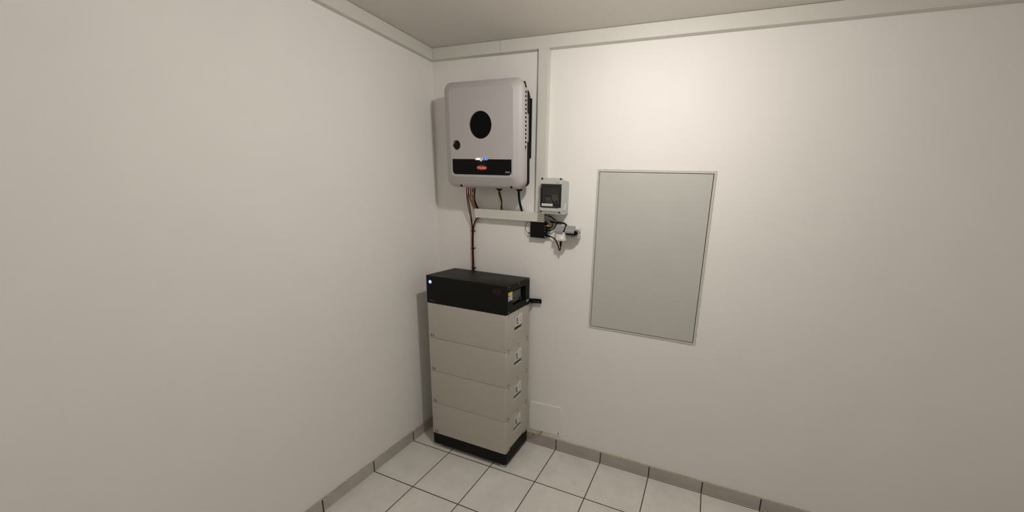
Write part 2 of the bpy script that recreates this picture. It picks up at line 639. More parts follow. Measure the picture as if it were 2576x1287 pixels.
# dark band
bm = disc_y(NB(), rrect(.2975, .7035, 1.8515, 1.9390, (.022, .022, .0015, .0015), 8), YF-.0008, YF+.002)
band = obj('display_band', bm, M_BAND, inv)
lx, lz = .5035, 1.9400
bm = disc_y(NB(), rrect(lx-.044, lx+.044, lz-.0065, lz+.0065, .006, 6), YF-.0030, YF+.001)
disc_y(bm, circ(lx-.002, lz-.0045, .0085, 24, .0095), YF-.0031, YF)
bar = obj('status_bar', bm, M_WHITE, inv)
obj('white_indicator_light', disc_y(NB(), rrect(lx-.033, lx-.008, lz-.004, lz+.004, .0039, 5), YF-.0038, YF-.0025), M_LEDW, bar)
b_ = obj('blue_indicator_light', disc_y(NB(), rrect(lx+.012, lx+.042, lz-.0045, lz+.0045, .0044, 5), YF-.0038, YF-.0025), M_LEDB, bar)
obj('cyan_indicator_light', disc_y(NB(), rrect(lx+.025, lx+.035, lz-.0025, lz+.0025, .0024, 5), YF-.0044, YF-.0030), M_LEDC, bar)
bm = NB()
for dx, dz in ((-.02, -.019), (-.0005, -.022), (.018, -.019)):
    box(bm, (lx+dx-.0007, YF-.0011, lz+dz-.003), (lx+dx+.0007, YF-.0006, lz+dz+.003))
obj('button_symbols', bm, M_BARC, band)
gx_, gz_ = .5045, 1.8915
lg = obj('brand_badge', disc_y(NB(), circ(gx_, gz_, .0355, 40, .0132), YF-.0014, YF), M_RED, band)
text('badge_lettering', 'Fronius', .0175, (gx_, YF-.0018, gz_-.0005), M_PALE, lg, italic=.35, sx=1.12, bold=.0002)
text('model_lettering', 'SYMO', .0112, (.6790, YF-.0012, 1.8680), M_PALE, band)
# cover screws
for u, v in ((1158.5, 463), (1284.5, 467)):
    p = at(u, v, YF+.012)
    bm = cyl(NB(), (p.x, YF+.028, p.z+.0), (0, -1, -.4), .0062, .0105, 16)
    obj('cover_screw', bm, M_BLACK, inv)
# side vents: dark blocks give the openings their shade by colour
bm = NB()
zt, zb = 2.298, 2.038
for i in range(13):
    z = zt+(zb-zt)*i/12
    box(bm, (OX1-.010, -.1485, z-.0055), (OX1+.0004, -.1345, z+.0055))
for s, z in ((1, zt+.036), (-1, zb-.034)):
    zz = z
    P = [(-.1485, zz-s*.014), (-.1345, zz-s*.014), (-.1345, zz-s*.006), (-.1405, zz-s*.002), (-.1485, zz+s*.016)]
    loft(bm, [[(OX1-.010, y, q) for y, q in P], [(OX1+.0004, y, q) for y, q in P]])
obj('side_vents', bm, M_DEEP, inv)
# heatsink housing behind the cover
bm = NB()
loft(bm, [ring_y(rrect(OX0+.006, OX1-.0085, 1.795, 2.325, .02, 6), YB-.028), ring_y(rrect(OX0+.006, OX1-.0085, 1.795, 2.325, .02, 6), -.085), ring_y(rrect(OX0+.012, OX1-.012, 1.80, 2.318, .02, 6), -.070)])
hs = obj('heatsink_housing', bm, M_HEAT, inv, True)
bm = NB()
for i in range(26):
    z = 1.98+i*.0125
    box(bm, (OX0+.02, -.071, z), (OX1-.02, -.045, z+.003))
obj('cooling_fins', bm, M_HEAT, hs)
obj('rating_sticker', box(NB(), (OX1-.0095, -.113, 2.045), (OX1-.0080, -.092, 2.195)), M_STICK, hs)
# wall bracket, shaped to stand upright although the inverter leans
bm = NB()
box(bm, (.262, -.062, 1.975), (.722, -.012, 2.290), .004)
box(bm, (.708, -.085, 2.235), (.728, -.03, 2.285), .004)
box(bm, (.708, -.085, 1.985), (.728, -.03, 2.03), .004)
box(bm, (.25, -.012, 1.965), (.727, -.0005, 2.30), .002)
for v in bm.verts:
    v.co.y += (v.co.z-PZ)*LEAN - .0002
obj('wall_bracket', bm, M_HEAT, inv)
# glands
def gland(u, v, Y):
    p = at(u, v, Y)
    bm = cyl(NB(), (p.x, p.y, 1.795), (0, 0, -1), .021, .023, 8)
    cyl(bm, (p.x, p.y, 1.773), (0, 0, -1), .018, .008, 20, .012)
    obj('cable_gland', bm, M_BLACK, inv)
    return p


g1 = gland(1256, 474, -.11)
g2 = gland(1306, 477, -.11)

# ------------------------------------------------------------------ battery tower
BX0, BX1, BYF, BYB = .1640, .7485, -.3205, -.0345
Z0, Z1, MH, ZT = .025, .104, .2355, 1.2225
tower = thing('battery_storage_tower', 'tall cream battery tower of four modules under a black control unit, in corner', 'battery', ((BX0+BX1)/2, (BYF+BYB)/2, 0))


def plan(x0, x1, y0, y1, rf, n=5):
    """outline in XY, rounded at the two front corners, first edge list starts at the back left"""
    P = [(x0, y1)]
    for cx, cy, a0, sx in ((x0+rf, y0+rf, PI, 1), (x1-rf, y0+rf, 1.5*PI, -1)):
        for i in range(n+1):
            t = a0+.5*PI*i/n
            P.append((cx+rf*math.cos(t), cy+rf*math.sin(t)))
    P.append((x1, y1))
    return P


def case(x0, x1, y0, y1, z0, z1, rf, rec=None, depth=.03):
    """housing with front vertical corners rounded and, on the right flank, a real recess rec = (ya, yb, za, zb)"""
    bm = NB()
    P = plan(x0, x1, y0, y1, rf)
    lo = [bm.verts.new((x, y, z0)) for x, y in P]
    hi = [bm.verts.new((x, y, z1)) for x, y in P]
    bm.faces.new(lo)
    bm.faces.new(hi)
    n = len(P)
    for i in range(n):
        j = (i+1) % n
        if rec and i == n-2:
            continue
        bm.faces.new((lo[i], lo[j], hi[j], hi[i]))
    if rec:
        ya, yb, za, zb = rec
        o4 = [lo[n-2], lo[n-1], hi[n-1], hi[n-2]]
        q = [(ya, za), (yb, za), (yb, zb), (ya, zb)]
        i4 = [bm.verts.new((x1, y, z)) for y, z in q]
        d4 = [bm.verts.new((x1-depth, y, z)) for y, z in q]
        for k in range(4):
            m_ = (k+1) % 4
            bm.faces.new((o4[k], o4[m_], i4[m_], i4[k]))
            bm.faces.new((i4[k], i4[m_], d4[m_], d4[k]))
        bm.faces.new(d4)
    es = [e for e in bm.edges if abs(e.verts[0].co.z-e.verts[1].co.z) < 1e-6 and (abs(e.verts[0].co.z-z1) < 1e-6 or abs(e.verts[0].co.z-z0) < 1e-6)]
    bmesh.ops.bevel(bm, geom=es, offset=.0014, segments=2, affect='EDGES', profile=.5)
    return bm


def dots(yz, r=.0034, x=BX1):
    bm = NB()
    for y, z in yz:
        cyl(bm, (x-.002, y, z), (1, 0, 0), r, .0026, 12)
    return bm


# base and feet
base = obj('base', case(BX0+.002, BX1+.001, BYF+.0, BYB, Z0, Z1, .012), M_BBLACK, tower, True)
obj('base_side_plate', box(NB(), (BX1-.004, -.272, Z1-.02), (BX1+.0018, -.082, Z1+.0145), .0006, 1), M_BBLACK, base)
for fx, fy in ((BX0+.035, BYF+.032), (BX1-.035, BYF+.032), (BX0+.035, BYB-.04), (BX1-.035, BYB-.04)):
    bm = cyl(NB(), (fx, fy, 0), (0, 0, 1), .024, .010, 24, .021)
    ft = obj('foot', bm, M_CWHT, tower, True)
    bm = cyl(NB(), (fx, fy, .0095), (0, 0, 1), .021, .006, 24)
    cyl(bm, (fx, fy, .013), (0, 0, 1), .006, .014, 12)
    obj('foot_screw', bm, M_RUBBER, ft, True)
obj('seam_shade_core', box(NB(), (BX0+.006, BYF+.006, Z1-.01), (BX1-.040, BYB-.004, Z1+4*MH+.02)), M_DEEP, tower)  # dark core added so the gaps between modules look shaded
for k in range(4):
    zb_ = Z1+(3-k)*MH
    zt_ = zb_+MH
    rec = (-.224, -.127, zt_-.132, zt_-.106)
    m = obj('battery_module', case(BX0, BX1, BYF, BYB, zb_+.0013, zt_-.0013, .010, rec, .034), M_BWHITE, tower, True)
    m['label'] = ['top', 'second from top', 'third from top', 'lowest'][k] + ' cream battery module in the tower'
    obj('handle_shade', box(NB(), (BX1-.0342, -.2238, zt_-.1318), (BX1-.0310, -.1272, zt_-.1062)), M_DEEP, m)  # near-black sheet colours in the shade inside the grip recess
    # raised lip below the grip
    obj('handle_lip', box(NB(), (BX1-.010, -.226, zt_-.1365), (BX1+.0014, -.125, zt_-.1318), .0008, 1), M_PALE, m)
    # side overlap strip reaching onto the unit above
    if True:
        bm = box(NB(), (BX1-.0005, -.271, zt_-.012), (BX1+.0008, -.080, zt_+.0135), .0003, 1)
        obj('side_tab', bm, M_BWHITE, m)
    for x in (.1905, .2065):
        obj('front_slot', box(NB(), (x-.0024, BYF-.0004, zb_+.0085), (x+.0024, BYF+.004, zb_+.0265)), M_BLACK, m)
    d_ = [(-.294, zt_-.0115), (-.174, zt_-.0065), (-.174, zt_+.0085), (-.052, zt_-.0085)]
    if k < 3 or True:
        d_ += [(-.294, zb_+.0090), (-.053, zb_+.0115)]
    for q in d_:
        obj('case_screw', dots([q], .0036, BX1+.0006), M_BLACK, m)
    # labels
    zl = zt_-.043
    bm = NB()
    P = [(-.209, zl), (-.169, zl+.002), (-.169, zl+.012), (-.132, zl+.012), (-.132, zl-.057), (-.209, zl-.057)]
    loft(bm, [[(BX1+.0000, y, z) for y, z in P], [(BX1+.0006, y, z) for y, z in P]])
    st = obj('specification_label', bm, M_WHITE, m)
    bm = NB()
    obj('grey_symbol_panel', box(NB(), (BX1+.0003, -.204, zl-.036), (BX1+.0009, -.180, zl-.006)), M_BARC, st)
    for i in range(8):
        z = zl-.008-i*.0065
        w = random.uniform(.012, .021)
        if i < 6:
            box(bm, (BX1+.0003, -.160, z-.0017), (BX1+.0009, -.160+w, z+.0009))
    obj('label_print', bm, M_BARC, st)
    bm = NB()
    for i in range(9):
        y = -.200+i*.0032
        box(bm, (BX1+.0003, y, zl-.050), (BX1+.0009, y+random.choice((.0013, .0019, .0025)), zl-.039))
    obj('barcode', bm, M_BLACK, st)
    obj('red_mark', dots([(-.141, zl+.0055)], .0028, BX1-.0009), M_DRED, st)

# control unit on top
ZC = Z1+4*MH
rec = (-.252, -.088, 1.088, 1.184)
cu = obj('control_unit', case(BX0-.001, BX1+.001, BYF-.001, BYB, ZC+.0005, ZT, .010, rec, .07), M_BBLACK, tower, True)
X1 = BX1+.001
obj('recess_lining', box(NB(), (X1-.0705, -.2515, 1.0885), (X1-.069, -.0885, 1.1835)), M_DEEP, cu)
scn = obj('breaker_cover', box(NB(), (X1-.040, -.246, 1.100), (X1-.012, -.128, 1.172), .003), M_DGREY, cu)
bm = NB()
for i in range(5):
    box(bm, (X1-.0125, -.225, 1.158-i*.0055), (X1-.0116, -.175-random.uniform(0, .015), 1.160-i*.0055))
obj('cover_print', bm, M_DIMPRINT, scn)
obj('service_plug', box(NB(), (X1-.045, -.150, 1.090), (X1-.008, -.120, 1.118), .003), M_BLACK, cu)
bm = NB()
box(bm, (X1-.0002, -.303, 1.128), (X1+.0006, -.256, 1.180))
sk = obj('warning_sticker', bm, M_PALE, cu)
obj('yellow_header', box(NB(), (X1+.0003, -.303, 1.162), (X1+.0009, -.256, 1.180)), M_YEL, sk)
obj('yellow_triangle', box(NB(), (X1+.0003, -.303, 1.150), (X1+.0009, -.290, 1.163)), M_YEL, sk)
bm = NB()
loft(bm, [[(X1+.0008, y, z) for y, z in ((-.3015, 1.1525), (-.2915, 1.1525), (-.2965, 1.166))], [(X1+.0011, y, z) for y, z in ((-.3015, 1.1525), (-.2915, 1.1525), (-.2965, 1.166))]])
obj('triangle_symbol', bm, M_BLACK, sk)
obj('blue_symbols', box(NB(), (X1+.0003, -.298, 1.131), (X1+.0009, -.274, 1.142)), M_BLU, sk)
bm = NB()
for i in range(4):
    box(bm, (X1+.0003, -.286, 1.146+i*.004), (X1+.0009, -.260, 1.1472+i*.004))
obj('sticker_print', bm, M_BARC, sk)
bm = NB()
box(bm, (X1-.0002, -.076, 1.069), (X1+.0006, -.044, 1.083))
wl = obj('small_white_label', bm, M_PALE, cu)
bm = NB()
for i in range(3):
    box(bm, (X1+.0004, -.072, 1.0715+i*.0035), (X1+.0009, -.048, 1.0732+i*.0035))
obj('label_text_lines', bm, M_BLACK, wl)
obj('flank_panel_joint', box(NB(), (X1-.002, -.0885, 1.06), (X1+.0003, -.087, 1.205)), M_DEEP, cu)
for q in [(-.295, 1.2125), (-.173, 1.2135), (-.052, 1.2145), (-.293, 1.056)]:
    obj('case_screw', dots([q], .0036, X1-.0002), M_METAL, cu)
bm = NB()
cyl(bm, (.199, BYF-.003, 1.184), (0, 1, 0), .0108, .003, 32)
lb = obj('status_light', bm, M_LEDBT, cu)
obj('light_symbol', cyl(NB(), (.199, BYF-.0034, 1.184), (0, 1, 0), .0042, .001, 20), M_LEDWT, lb)
# red oval emblem on the front
ex, ez = .6835, 1.1820
bm = NB()
A = circ(ex, ez, .0300, 48, .0180)
B = circ(ex, ez, .0278, 48, .0158)
loft(bm, [ring_y(A, BYF-.001), ring_y(A, BYF-.0016), ring_y(B, BYF-.0016), ring_y(B, BYF-.001)], False, False)
em = obj('oval_emblem', bm, M_DRED, cu)
text('emblem_lettering', 'BYD', .0185, (ex, BYF-.0014, ez), M_DRED, em, sx=1.25, bold=.0004)
text('front_lettering', 'PREMIUM', .0105, (.2075, BYF-.0014, 1.0615), M_DIMPRINT, cu)

# ------------------------------------------------------------------ antenna stick
ant = thing('antenna_stick', 'black stick antenna with hinged head sticking out behind the battery tower', 'antenna', (.75, -.016, 1.06))
p0 = at(1322, 753.5, -.016)
p1 = at(1342, 755.8, -.016)
p2 = at(1362, 757.6, -.016)
d = (p2-p1).normalized()
def slab_along(a, b, hw, hd, bev):
    bm = NB()
    L = (b-a).length
    ax = (b-a).normalized()
    box(bm, (0, -hd, -hw), (L, hd, hw), bev, 3)
    ang = math.atan2(ax.z, ax.x)
    bmesh.ops.transform(bm, verts=bm.verts, matrix=Matrix.Translation(a) @ Matrix.Rotation(-ang, 4, 'Y'))
    return bm


obj('arm', slab_along(p0, p1, .0125, .009, .003), M_BLACK, ant, True)
hd_ = obj('head', slab_along(p1-d*.004, p2, .0150, .009, .007), M_BLACK, ant, True)
pv = at(1341.5, 758, -.016)
obj('hinge', cyl(NB(), (pv.x, -.006, pv.z), (0, -1, 0), .014, .046, 20, .0035), M_BLACK, ant, True)
bm = NB()
c_ = p1+d*.012
loft(bm, [[(c_.x-.003, y, c_.z-.004), (c_.x+.005, y, c_.z), (c_.x-.003, y, c_.z+.005)] for y in (-.0255, -.0248)])
box(bm, (c_.x+.017, -.0254, c_.z-.0035), (c_.x+.033, -.0248, c_.z-.0022))
box(bm, (c_.x+.017, -.0254, c_.z-.0005), (c_.x+.033, -.0248, c_.z+.0008))
obj('head_print', bm, M_BARC, hd_)

# ------------------------------------------------------------------ enclosure with smoked flap
enc = thing('breaker_enclosure', 'grey distribution enclosure with smoked window flap on the wall', 'enclosure', (.91, 0, 1.64))
EX0, EX1, EZ0, EZ1, EY = .8435, .981, 1.636, 1.845, -.108
bm = NB()
# rear housing: open box
for a, b in (((EX0+.002, -.082, EZ0+.004), (EX1, -.0005, EZ0+.010)), ((EX0+.002, -.082, EZ1-.018), (EX1, -.0005, EZ1-.012)),
             ((EX0+.002, -.082, EZ0+.010), (EX0+.007, -.0005, EZ1-.018)), ((EX1-.006, -.082, EZ0+.010), (EX1, -.0005, EZ1-.018)),
             ((EX0+.007, -.012, EZ0+.010), (EX1-.006, -.0005, EZ1-.018))):
    box(bm, a, b)
hsg = obj('housing', bm, M_METER, enc)
bm = NB()
for y in (-.070, -.050):
    box(bm, (EX1-.001, y, EZ0+.02), (EX1+.0035, y+.004, EZ1-.035), .001, 1)
box(bm, (EX1-.001, -.030, EZ0+.006), (EX1+.003, -.0005, EZ1-.022), .001, 1)
obj('side_ribs', bm, M_METER, hsg)
bm = NB()
hexa(bm, [(EX1+.001, -.064, EZ0+.028), (EX1+.006, -.064, EZ0+.028), (EX1+.006, -.058, EZ0+.028), (EX1+.001, -.058, EZ0+.028),
          (EX1+.001, -.050, EZ0+.068), (EX1+.006, -.050, EZ0+.068), (EX1+.006, -.044, EZ0+.068), (EX1+.001, -.044, EZ0+.068)])
obj('side_latch', bm, M_WHITE, hsg)
# lid with window opening
WX0, WX1, WZ0, WZ1 = .8455, .9755, 1.678, 1.8085
lid_o = rrect(EX0, EX1+.001, EZ0+.004, EZ1, .004, 4)
bm = NB()
plate(bm, rrect(EX0, EX1+.001, 1.6405, EZ1, .004, 4), [rrect(WX0, WX1, WZ0, WZ1, .003, 4)], EY+.010, -.082)
y0, y1, xa, xb = EY+.001, EY+.011, EX0+.001, EX1
hexa(bm, [(xa, y0, 1.658), (xb, y0, 1.658), (xb, y1, 1.642), (xa, y1, 1.642), (xa, y0, 1.6765), (xb, y0, 1.6765), (xb, y1, 1.6765), (xa, y1, 1.6765)])
for a, b in (((EX0+.001, EY+.003, 1.8100), (EX1, EY+.011, 1.832)),):
    box(bm, a, b, .002, 2)
lid = obj('lid', bm, M_METER, enc)
for x, z in ((EX0+.010, 1.8405), (EX1-.010, 1.8405), (EX0+.008, 1.6530), (EX1-.012, 1.6520)):
    obj('lid_screw', cyl(NB(), (x, EY+.0005, z), (0, 1, 0), .0042, .012, 14), M_BLACK, lid)
obj('lid_seam', box(NB(), (.956, EY+.0005, 1.661), (.9567, EY+.003, 1.677)), M_BARC, lid)
text('maker_lettering', 'HENSEL', .0062, (.953, EY+.0026, 1.8195), M_BARC, lid)
# inside
bm = NB()
box(bm, (WX0, -.052, WZ0), (WX1, -.050, WZ1))
box(bm, (WX0+.0002, -.0815, WZ0), (WX0+.002, -.052, WZ1))
plt = obj('touch_guard_plate', bm, M_METERD, enc)
def breaker(x0, x1, tog):
    bm = NB()
    P = [(-.050, 1.700), (-.060, 1.700), (-.060, 1.712), (-.074, 1.715), (-.074, 1.735), (-.060, 1.739), (-.060, 1.752), (-.050, 1.752)]
    loft(bm, [[(x0, y, z) for y, z in P], [(x1, y, z) for y, z in P]])
    b = obj('circuit_breaker', bm, M_BREAK, enc)
    if tog:
        obj('toggle', box(NB(), (x0+.002, -.084, 1.736), (x1-.002, -.060, 1.750), .002), M_TOG, b)
    obj('printed_mark', box(NB(), ((x0+x1)/2-.002, -.0745, 1.719), ((x0+x1)/2+.002, -.0738, 1.723)), M_BLACK, b)


for i, (a, b, t) in enumerate(((.866, .882, 1), (.8825, .899, 1), (.8995, .916, 0), (.9165, .933, 0), (.9335, .947, 0))):
    breaker(a, b, t)
obj('inner_cable', tube(NB(), [Vector(q) for q in ((.904, -.078, 1.748), (.905, -.082, 1.728), (.914, -.083, 1.712), (.930, -.080, 1.706), (.938, -.076, 1.716))], .0022), M_CBLK, enc, True)
obj('mounting_rail', box(NB(), (.862, -.058, 1.690), (.955, -.052, 1.699)), M_JOINT, enc)
# flap
fr_o = rrect(WX0+.0015, WX1-.007, WZ0-.003, WZ1-.016, .011, 6)
fr_i = rrect(WX0+.0075, WX1-.013, WZ0+.003, WZ1-.022, .007, 6)
flap = obj('window_flap', plate(NB(), fr_o, [fr_i], EY-.001, EY+.012), M_GREYDARK, enc)
obj('smoked_pane', disc_y(NB(), rrect(WX0+.0070, WX1-.0125, WZ0+.0025, WZ1-.0215, .007, 6), EY+.004, EY+.0062), M_GLASS, flap)
bm = box(NB(), (WX0+.001, EY+.006, WZ1-.014), (WX1-.002, EY+.012, WZ1-.001), .001, 1)
for x in (WX0+.010, WX1-.020, WX1-.012):
    box(bm, (x, EY+.002, WZ1-.014), (x+.003, EY+.012, WZ1-.004))
box(bm, (WX1-.0065, EY+.006, WZ0), (WX1-.0005, EY+.012, WZ1-.014))
obj('hinge_strip', bm, M_GREYDARK, flap)
obj('paper_strip', box(NB(), (.8555, EY+.002, 1.6845), (.9255, EY+.0036, 1.6985)), M_WHITE, flap)
text('strip_lettering', 'Zu. Wechselrichter Einspeisung', .0042, (.8900, EY+.0017, 1.6915), M_BLACK, flap, extrude=.0002)

# ------------------------------------------------------------------ cables at the inverter
def cable(label, pts, r, m, group=None, name='cable', cat='cable'):
    o = obj(name, tube(NB(), pts, r), m, None, True, origin=pts[0])
    return tag(o, label, cat, group)


def px(*L):
    return [at(u, v, Y) for u, v, Y in L]


RG = 'red cables from inverter into the trunking'
cable('red cable at far left under inverter, running down to the battery tower', px((1173.6, 462, -.12), (1173.8, 475, -.11), (1174.5, 495, -.085), (1178, 520, -.055), (1183, 545, -.035), (1186.5, 566, -.022), (1187.3, 585, -.019), (1187, 610, -.018), (1187.8, 640, -.018), (1188.5, 672, -.016), (1189, 690, -.014)), .0030, M_CRED)
cable('black cable beside the far left red cable, hanging to the tower', px((1178.6, 462, -.12), (1178.5, 480, -.105), (1177.7, 496, -.08), (1180.5, 515, -.055), (1185, 540, -.032), (1188.2, 566, -.020), (1189.2, 585, -.016), (1188.8, 610, -.015), (1189.4, 640, -.014), (1190.2, 672, -.014), (1190.6, 690, -.013)), .0030, M_CBLK)
for lab, L in (('second red cable from the left under the inverter, bending into trunking end', ((1178, 462, -.125), (1178.4, 480, -.11), (1181, 495, -.09), (1187, 512, -.06), (1194.5, 527, -.024), (1203, 538, -.02))),
               ('third red cable from the left under the inverter', ((1183.5, 462, -.125), (1183.6, 480, -.11), (1186, 500, -.08), (1191.5, 513, -.05), (1197, 524, -.024), (1204, 536, -.02))),
               ('rightmost red cable under the inverter, dropping into trunking', ((1188.3, 462, -.125), (1188.2, 480, -.11), (1190, 499, -.08), (1195, 512, -.05), (1200, 524, -.024), (1206, 536, -.02)))):
    cable(lab, px(*L), .0034, M_CRED, RG)
cable('yellow and green earth wire crossing the red cables under inverter', px((1192.5, 462, -.12), (1191.8, 475, -.115), (1189, 486, -.11), (1185.8, 498, -.095), (1187, 510, -.075), (1192, 522, -.045), (1198, 529, -.022)), .0021, M_EARTH, name='earth_wire', cat='wire')
cable('thicker black cable right of the red cables under the inverter', px((1193.8, 462, -.12), (1193.3, 480, -.105), (1193.5, 497, -.08), (1197, 512, -.05), (1202.5, 524, -.024), (1208, 536, -.02)), .0032, M_CBLK)
cable('thin dark cable rightmost of the left bundle under the inverter', px((1197, 462, -.115), (1196.2, 475, -.10), (1194.6, 490, -.085), (1196, 505, -.06), (1201, 518, -.035), (1205, 526, -.022), (1210, 536, -.02)), .0018, M_GREYDARK)
# out of the trunking end down to the tower
cable('black cable curving out below trunking end and down to the tower', px((1209, 543, -.018), (1200, 549, -.020), (1194, 559, -.022), (1190.5, 572, -.020), (1190, 590, -.018), (1189.8, 615, -.018), (1189.8, 645, -.018), (1190.5, 674, -.018), (1190.8, 690, -.018)), .0038, M_CBLK)
cable('orange cable curving out below trunking end and down to the tower', px((1212, 543, -.020), (1204, 550, -.020), (1197.5, 559, -.020), (1193, 572, -.016), (1191.5, 590, -.014), (1191.2, 615, -.013), (1192.0, 645, -.013), (1193.2, 674, -.013), (1193.6, 690, -.013)), .0026, M_CORG)
for (u, v), lab in (((1189.3, 580), 'upper black cable tie on the bundle above the tower'), ((1189.6, 623.5), 'lower black cable tie on the bundle above the tower'), ((1191, 673), 'black cable tie right behind the top of the tower')):
    p = at(u, v, -.018)
    t = thing('cable_tie', lab, 'cable tie', (p.x, 0, p.z), 'cable ties on the bundle')
    bm = NB()
    box(bm, (p.x-.0085, -.0285, p.z-.0025), (p.x+.0085, -.0055, p.z+.0025), .001, 1)
    obj('strap', bm, M_BLACK, t)
    bm = box(NB(), (p.x+.0065, -.030, p.z-.004), (p.x+.0135, -.020, p.z+.004), .001, 1)
    cyl(bm, (p.x+.008, 0, p.z), (0, -1, 0), .003, .022, 10)
    obj('tie_head', bm, M_BLACK, t)
# middle outlet: yellow-green, white, black, orange
cable('black cable from middle gland under inverter down to trunking', px((1255.5, 470, -.11), (1256.5, 485, -.10), (1260, 500, -.075), (1262.3, 512, -.045), (1261, 523, -.024), (1260, 535, -.02)), .0040, M_CBLK)
cable('orange-brown cable from middle gland under the inverter', px((1259, 470, -.105), (1260, 488, -.09), (1263, 505, -.06), (1263.5, 518, -.035), (1265, 526, -.022), (1267, 535, -.02)), .0020, M_CORG)
cable('yellow and green wire from the middle gland under inverter', px((1254, 470, -.115), (1254.5, 488, -.10), (1256.5, 505, -.07), (1258.8, 519, -.035), (1259.5, 527, -.022), (1260, 535, -.02)), .0019, M_EARTH, name='earth_wire', cat='wire')
cable('thick black cable from right gland of inverter into trunking', px((1304.5, 472, -.11), (1305.2, 488, -.10), (1306.5, 503, -.075), (1309, 516, -.048), (1312.5, 529, -.024), (1316, 540, -.02)), .0072, M_CBLK)
cable('thin grey cable beside the thick black cable', px((1308.5, 505, -.05), (1311.5, 516, -.040), (1316.5, 524, -.028), (1320.5, 531, -.022), (1325, 540, -.02)), .0022, M_CGREY)
cable('thin white cable rightmost beside the thick black cable', px((1309.5, 506, -.04), (1313, 517, -.034), (1318.5, 526, -.024), (1323.5, 533, -.020), (1328, 540, -.02)), .0018, M_CWHT)

# ------------------------------------------------------------------ network box under the trunking
a = at(1334, 559, -.034)
b = at(1371.5, 599, -.034)
NX0, NX1, NZ0, NZ1 = a.x, b.x, b.z-.001, 1.5815
nb = thing('network_box', 'flat black network box with small lights below the trunking end', 'network box', ((NX0+NX1)/2, 0, NZ0))
obj('casing', box(NB(), (NX0, -.034, NZ0), (NX1, -.0005, NZ1), .0025), M_BLACK, nb)
for u, v, m in ((1371.6, 568.5, M_LEDP), (1371.6, 575.3, M_LEDP), (1371.6, 581.8, M_LEDP), (1371.4, 594.8, M_LEDG), (1373, 597.2, M_LEDG)):
    p = at(u, v, -.033)
    r = .0017 if m is M_LEDG else .0013
    bm = cyl(NB(), (NX1-.002 if u < 1372.5 else NX1-.0012, -.0335 if u < 1372.5 else -.026, p.z), (0, -1, 0) if u < 1372.5 else (1, 0, 0), r, .0016, 10)
    obj('indicator_light', bm, m, nb)
bm = NB()
for i in range(4):
    z = NZ0+.010+i*.020
    box(bm, (NX1-.003, -.028, z), (NX1+.0006, -.008, z+.014))
obj('network_ports', bm, M_DEEP, nb)


def plug(parent, u0, v0, u1, v1, m, hw, Y=-.02, name='network_plug'):
    A_, B_ = at(u0, v0, Y), at(u1, v1, Y)
    return obj(name, slab_along(A_, B_, hw, .007, .002), m, parent)


nc0 = obj('power_cord', tube(NB(), px((1337, 556.5, -.018), (1328, 557.5, -.018), (1323.2, 563, -.020), (1321.8, 572, -.022), (1323.5, 580, -.022), (1327.5, 585, -.021), (1332.5, 586, -.020)), .0015), M_CBLK, nb, True)
plug(nc0, 1328.5, 585.6, 1335, 586.2, M_BLACK, .0030, name='power_plug')
nc1 = cable('black network cable looping from second plug up to trunking end', px((1384, 573.5, -.02), (1388.5, 570.5, -.022), (1390, 563.5, -.024), (1387, 556.5, -.022), (1380, 551, -.02), (1370, 547, -.018)), .0028, M_CBLK)
nc2 = cable('black network cable from third plug rising to the dark bundle', px((1383.5, 579.5, -.02), (1389, 578, -.022), (1394.5, 573, -.024), (1398, 566, -.026), (1400, 560, -.026), (1405, 557, -.024)), .0028, M_CBLK)
nc3 = cable('orange-tipped grey network cable curving up from the orange plug', px((1383.5, 567.3, -.02), (1386.5, 564, -.022), (1385, 557, -.022), (1379, 552.5, -.02), (1370, 550.5, -.018)), .0026, M_CGREY)
nc4 = cable('long black network cable drooping from the bottom plug up into white adapter', px((1383, 594, -.02), (1390, 597, -.026), (1396.5, 602.5, -.034), (1401.5, 611, -.040), (1404.5, 620, -.044), (1406.3, 627.5, -.047), (1408.3, 629, -.05), (1409.8, 623, -.052), (1410.2, 614, -.054)), .0034, M_CBLK)
plug(nc3, 1375.5, 567, 1384, 567.5, M_ORNG, .0055)['label'] = 'orange plug'
plug(nc1, 1375.5, 573, 1384.5, 573.5, M_BLACK, .0055)
plug(nc2, 1375.5, 579.3, 1384, 579.6, M_BLACK, .0050)
plug(nc4, 1374.5, 592.5, 1383.5, 594, M_BLACK, .0055)
plug(nc4, 1410.3, 619, 1410.6, 606.5, M_BLACK, .0050, -.054)
# bundle from enclosure / trunking to the sockets
cable('pale grey cable sweeping from trunking end above the sockets', px((1366, 542, -.02), (1373, 548, -.022), (1383, 552.5, -.026), (1397, 555.5, -.026), (1410, 557.5, -.024), (1420, 560, -.022), (1428, 566, -.02), (1431, 570, -.018)), .0030, M_CGREY)
cable('second pale grey cable just under the first, leaving trunking end', px((1366, 546, -.022), (1372, 551, -.024), (1377, 557, -.024), (1381, 562, -.022), (1385, 569, -.016)), .0026, M_CGREY)
cable('dark grey cable lowest at the trunking end', px((1366, 550, -.018), (1371, 555, -.020), (1376, 562, -.020), (1380, 571, -.014)), .0024, M_GREYDARK)
cable('grey cable dropping from underside of the enclosure', px((1376, 532, -.04), (1376.3, 541, -.036), (1375, 548, -.028), (1370, 552, -.02)), .0040, M_CGREY)
cable('black cable arching below enclosure toward the sockets', px((1370, 541, -.02), (1378, 542.5, -.022), (1386, 545, -.022), (1393, 551, -.020), (1402, 556.5, -.020), (1414, 559, -.020)), .0034, M_CBLK)
cable('thick black mains cable running above both sockets', px((1384, 556.5, -.034), (1392, 558.5, -.036), (1402, 560.5, -.034), (1412, 560.5, -.030), (1420, 562, -.026), (1426, 568, -.02)), .0052, M_CBLK, name='mains_cable')
